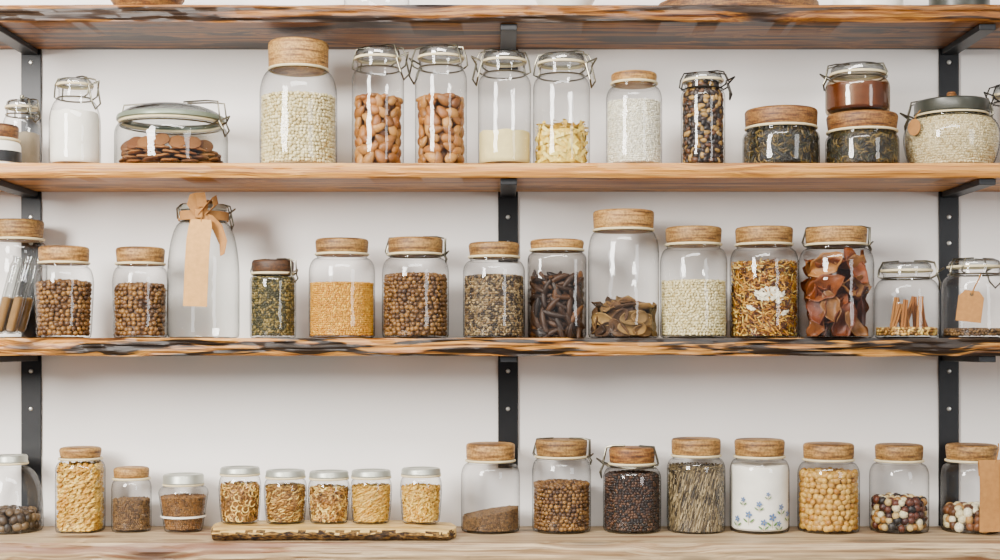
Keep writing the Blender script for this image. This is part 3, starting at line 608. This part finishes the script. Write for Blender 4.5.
def hang_tag(x,y,z,w,h,label,name='card_tag',mat='kraft'):
    r=empty(name,(x,y,z),label,'tag')
    if h>.1:
        m=MB().strip([(0,.004,-.030),(0,.0045,-.010),(0,.003,.0),(0,-.001,.002),(.001,-.003,-.006),(.001,-.0045,-.05),(0,-.003,-.10),(-.002,-.005,-h)],(1,0,0),[w*.94,w*.96,w*.97,w*.97,w*.98,w,w*1.01,w*1.02],.0012)
        m.strip([(w*.30,-.0062,-.004),(w*.30,-.0068,-.05),(w*.31,-.0055,-.10),(w*.30,-.0072,-h+.006)],(1,0,0),[w*.38,w*.40,w*.42,w*.36],.0010)
        cd=m.build('card',mat,r)
    else:
        m=MB(); V=[(-w*.28,0,0),(w*.28,0,0),(w/2,0,-h*.2),(w/2,0,-h),(-w/2,0,-h),(-w/2,0,-h*.2)]
        m.v=V+[(a,b-.0012,c) for a,b,c in V]; m.f=[(0,1,2,5),(2,3,4,5),(6,11,8,7),(8,11,10,9)]+[(i,i+6,(i+1)%6+6,(i+1)%6) for i in range(6)]
        cd=m.build('card',mat,r)
        e=MB().lathe([(.0015,0),(.0034,0),(.0034,.0006),(.0015,.0006),(.0015,0)],16); e.v=[(a,-.0013-c,-h*.12+b) for a,b,c in e.v]; e.build('eyelet','steel',cd)
    MB().tube([(0,-.002,-.007),(.004,-.0015,.008),(.010,.003,.024),(.012,.010,.034)],.0014).build('string','twine',r)
    return r
r=hang_tag(j['x']-.026,j['y']-j['R']+.002,j['z']+.094,.048,.062,'small tan card tag hanging on the clear clamp jar at the right edge',mat='kraftdark'); r.rotation_euler=(0,.12,-.28)
# ------------------------------------------------------------ lower row
gC='glass jars on the lowest shelf'
def cc(label,l,r,top,lw,lh,**k): return jar(label,'C',l,r,top,lw,lh,group=gC,**k)
j=cc('glass jar of dark nuts with tin lid at the left edge of the lowest shelf',-22,42,455,34,7,neck=4,sh=46,lid='tin')
items(j,512,'dark_nut','dark brown nut in the tin lidded jar at the left edge','nut','dark nuts at the left edge','ico2',(.011,.009,.008),i_nutd,dens=1.0)
j=cc('squarish cork lidded jar full of yellow spiral pasta',57,104,447,41,10,sq=.5,neck=4,sh=8)
fill(j,468,'spiral_pasta','yellow spiral pasta in the squarish cork lidded jar','pasta','fusilli',(.014,.0046,.0043),g_pasta,dens=1.15,mound=.004,layers=2,align=.9)
j=cc('small cork lidded jar of brown grains beside the spiral pasta',112,151,467,35,10,neck=3,sh=9)
fill(j,500,'brown_grains','brown grains in the small jar beside the spiral pasta','grain','ico1',(.0035,.002,.0018),g_brown)
j=cc('small tapered jar with pale lid and layered brown contents',159,208,474,40,9,neck=3,sh=7,lid='tin',rb=.78)
fill(j,497,'spice_layers','brown layered spice in the small tapered jar','spice','ico1',(.003,.0022,.002),G('tan_spice',['#765230','#a0774c','#5a3e22']))
MB().lathe([(j['R']*.90,.030),(j['R']*.915,.030),(j['R']*.92,.034),(j['R']*.905,.034),(j['R']*.90,.030)],48).build('label_band','white',j['root'])
# slab
sx0,sx1=px(208,2.70),px(455,2.70); m=MB(); n=160; rings=[]
for i in range(n+1):
    t=i/n; x=sx0+(sx1-sx0)*t; ex=min(1,min(t,1-t)*26+.35)
    e1=noise.noise((x*14,1,1))*.010+noise.noise((x*60,1,9))*.005
    yf=-.155-.078*ex+e1; yb=-.155+.075*ex+noise.noise((x*14,5,1))*.006
    b=ZC-.3826; tp=ZC-.3594
    if t>.82: tp-= (t-.82)*.03
    def rn_(k): return noise.noise((x*55,k*3.1,2))*.005
    lo_=noise.noise((x*22,7,7))*.004
    rings.append([(yb,b),(yb-.004,tp-.003),(yb-.008,tp),(yf+.022,tp),(yf+.012+rn_(1),tp-.0025),(yf+.004+rn_(2),tp-.006+rn_(3)*.6),(yf-.002+rn_(4),tp-.010+rn_(5)*.6),(yf+.003+rn_(6),b+.007+lo_),(yf+.016,b)])
c=9
for i,rg in enumerate(rings):
    for y,z in rg: m.v.append((sx0+(sx1-sx0)*i/n,y,z))
for i in range(n):
    for k in range(c): m.f.append((i*c+k,i*c+(k+1)%c,(i+1)*c+(k+1)%c,(i+1)*c+k))
m.f.append(tuple(range(c))); m.f.append(tuple(n*c+k for k in range(c))[::-1])
o=m.build('serving_board','slab'); tag(o,'live edge wooden board with bark lying under five small jars','serving board')
o.data.materials.append(M['bark'])
for p in o.data.polygons:
    if p.center.y<-.19 and p.center.z<ZC-.3610 and p.normal.z<.9: p.material_index=1
for i,(l,r,tp,ft,w,tpl,sz,mt) in enumerate([(219,261,467,486,'first','hook',(.007,.007,.0016),g_seed),(264,307,470,488,'second','strand',(.018,.0013,.0012),g_seed),(308,350,471,489,'third','fusilli',(.010,.0032,.0030),g_seed),(350.5,392,470,488,'fourth','straight',(.016,.0016,.0015),g_pasta),(400,442,468,488,'fifth','fusilli',(.011,.0032,.0030),g_pasta)]):
    j=jar('small tin lidded jar of golden pasta bits, %s from left on the wooden board'%w,'S',l,r,tp,39,6,neck=3,sh=12,lid='tin',group='small tin lidded jars on the wooden board',rb=.9,flare=.0006)
    fill(j,ft,'small_pasta','short golden pasta bits in the %s small jar on the wooden board'%w,'pasta',tpl,sz,mt,dens=1.2 if tpl!='hook' else 1.0,layers=2,align=(.5 if i in(1,3) else None))
j=cc('cork lidded jar with a sloping heap of dark grains beside the wooden board',461,520,443,49,17,neck=4,sh=14)
fill(j,512,'dark_grain','dark brown grain sloping in the jar beside the wooden board','grain','ico1',(.0028,.0018,.0016),g_brown,mound=.002,slope=.010)
j=cc('cork lidded jar half full of brown chickpeas on the lowest shelf',532,591,439,52,17,neck=4,sh=14,clasp=-.2,cs=.6)
fill(j,484,'brown_chickpeas','brown chickpeas in the lowest shelf jar','chickpeas','ico1',(.0055,.005,.0048),g_hazel)
j=cc('jar of dark brown beans with wooden lid and wire clasp both sides',603,661,447,46,15,neck=5,sh=12,lid='cork2',clasp=3.0,cs=1.1)
fill(j,474,'dark_beans','small dark brown beans in the wire clasped lowest shelf jar','beans','ico1',(.0042,.0032,.0028),g_darkbean)
j=cc('cork lidded jar of thin grey brown striped dried stalks',667,725,438,49,17,neck=4,sh=12)
fill(j,468,'dried_sticks','thin grey brown dried stalks packed diagonally in the lowest shelf jar','sticks','straight',(.022,.0013,.0011),g_spag,align=1.32,dens=1.7,mound=.001,spread=.07)
j=cc('cork lidded jar of white powder printed with small blue and green flowers',730,789,439,50,17,neck=4,sh=12)
powder(j,465,'white_powder','white powder in the flower printed jar','powder',g_flour,.001)
def petal_art(j):
    cols={'flower_blue':'#6c82ae','leaf_green':'#6f8a5c','stem_ochre':'#b09a65'}
    ms={k:plain(k,v,.6) for k,v in cols.items()}
    out={k:MB() for k in cols}
    R=j['R']+.0008
    def disc(mb,th,z,a,b,rot):
        n=12; b0=len(mb.v); mb.v.append((R*1.003*math.sin(th),-R*1.003*math.cos(th),z))
        for i in range(n):
            q=2*PI*i/n; u=a*math.cos(q)*math.cos(rot)-b*math.sin(q)*math.sin(rot); w=a*math.cos(q)*math.sin(rot)+b*math.sin(q)*math.cos(rot)
            t=th+u/R; mb.v.append((R*math.sin(t),-R*math.cos(t),z+w))
        for i in range(n): mb.f.append((b0,b0+1+i,b0+1+(i+1)%n))
    for (th,z,s) in[(-.55,.04,1),(-.2,.062,.8),(.25,.035,1.1),(.6,.055,.9),(-.05,.025,.9),(-.75,.07,.7),(.5,.022,.8),(.1,.082,.6),(.95,.04,.9),(-1,.03,.9)]:
        for k in range(5): 
            q=2*PI*k/5; disc(out['flower_blue'],th+.0045*s*math.cos(q)/R,z+.0045*s*math.sin(q),.0034*s,.0022*s,q)
        for k in(-1,1): disc(out['leaf_green'],th+k*.007*s/R,z-.012*s,.006*s,.002*s,k*.7)
        disc(out['stem_ochre'],th,z-.012*s,.0006,.010*s,0); disc(out['stem_ochre'],th,z,.0015*s,.0015*s,0)
    for k in out: out[k].build('printed_'+k.split('_')[0],ms[k],j['root'])
petal_art(j)
j=cc('cork lidded jar two thirds full of pale chickpeas on the lowest shelf',798,859,443,50,16,neck=4,sh=13)
fill(j,474,'pale_chickpeas','pale yellow chickpeas in the lowest shelf jar','chickpeas','ico2',(.0078,.007,.0066),g_chick)
j=cc('cork lidded jar of mixed white red and black nuts',870,928,444,47,16,neck=4,sh=13)
items(j,500,'mixed_nut','round nut in the jar of mixed white red and black nuts','nut','mixed coloured nuts','ico2',(.0088,.0084,.0082),i_bead)
j=cc('cork lidded jar with large card tag at the right end of the lowest shelf',942,1001,444,50,16,neck=4,sh=13)
items(j,508,'pale_nut','pale or brown nut in the large tagged lowest shelf jar','nut','nuts in the large tagged jar','ico2',(.0105,.009,.0085),i_mix2)
r=hang_tag(j['x']+.024,j['y']-j['R']-.0055,j['z']+.150,.068,.142,'large folded tan card tag on the lowest shelf jar at the right edge',mat='kraftdark'); r.rotation_euler=(0,-.03,0)
# ------------------------------------------------------------ top shelf (only the feet show)
def pot(label,l,r,h,mat,name,cat,shape,group=None):
    d=DW-.16; R=(r-l)/2*d/F; x=px((l+r)/2,d); yc=-.243+R if R<.12 else -.125
    root=empty(name,(x,yc,SH['T']),label,cat,group); sc=1 if R<.12 else .115/R
    P={'bowl':[(0,.004),(R*.55,.003),(R*.6,0),(R*.64,.004),(R*.9,h*.5),(R,h),(R*.96,h),(R*.85,h*.5),(R*.5,.012),(0,.01)],
       'jar':[(0,.003),(R*.85,0),(R*.96,.003),(R,.01),(R,h*.75),(R*.8,h*.9),(R*.8,h)],
       'tray':[(0,.001),(R*.93,0),(R*.99,.003),(R,.01),(R,h),(R*.96,h),(R*.95,.012),(0,.011)]}[shape]
    m=MB().lathe(P,48); m.v=[(a,b*sc,c) for a,b,c in m.v]; m.build('body' if shape!='jar' else 'glass_body',mat,root)
    if shape=='jar': MB().lathe([(0,h+.02),(R*.82,h+.02),(R*.84,h+.016),(R*.84,h),(0,h)],40).build('lid','cork',root)
pot('clear jar on the top shelf above the tall almond jars',345,410,.12,'glass','storage_jar','jar','jar')
pot('brown wooden bowl on the top shelf above the low wide biscuit jar',105,188,.07,'cork2','wooden_bowl','bowl','bowl')
pot('white ceramic bowl on the top shelf above the pasta jar',530,600,.07,'white','ceramic_bowl','bowl','bowl')
pot('wide round wooden tray on the top shelf right of centre',660,822,.03,'cork2','wooden_tray','tray','tray')
pot('white ceramic crock on the top shelf above the stacked clamp jar',832,900,.09,'white','ceramic_crock','crock','tray')
pot('black round tin on the top shelf at the right',926,984,.08,'darklid','round_tin','tin','tray')
# ------------------------------------------------------------ light
def area(name,loc,tgt,sx,sy,pw,col):
    l=bpy.data.lights.new(name,'AREA'); l.shape='RECTANGLE'; l.size=sx; l.size_y=sy; l.energy=pw; l.color=col
    o=bpy.data.objects.new(name,l); COL.objects.link(o); o.location=loc; o.rotation_euler=(Vector(tgt)-Vector(loc)).to_track_quat('-Z','Y').to_euler(); return o
area('window_light',(-2.0,-2.7,2.4),(0,0,1.35),.8,1.2,235,(1,.96,.91))
area('fill_light_right',(2.7,-3.3,1.9),(0,0,1.4),.8,1.7,44,(.98,.985,1))  # weak fill lamp added on the right, not an actual window
area('ceiling_light',(0,-2.0,2.95),(0,-.1,1.3),1.8,.5,100,(1,.965,.92))
w=bpy.data.worlds.new('World'); bpy.context.scene.world=w; w.use_nodes=True
w.node_tree.nodes['Background'].inputs[0].default_value=(.98,.985,1,1); w.node_tree.nodes['Background'].inputs[1].default_value=.5
cam=bpy.data.cameras.new('camera'); co=bpy.data.objects.new('camera',cam); COL.objects.link(co)
co.location=(0,-DW,ZC); co.rotation_euler=(PI/2,0,0); cam.sensor_width=36; cam.lens=36*F/1000; cam.shift_y=.065
bpy.context.scene.camera=co
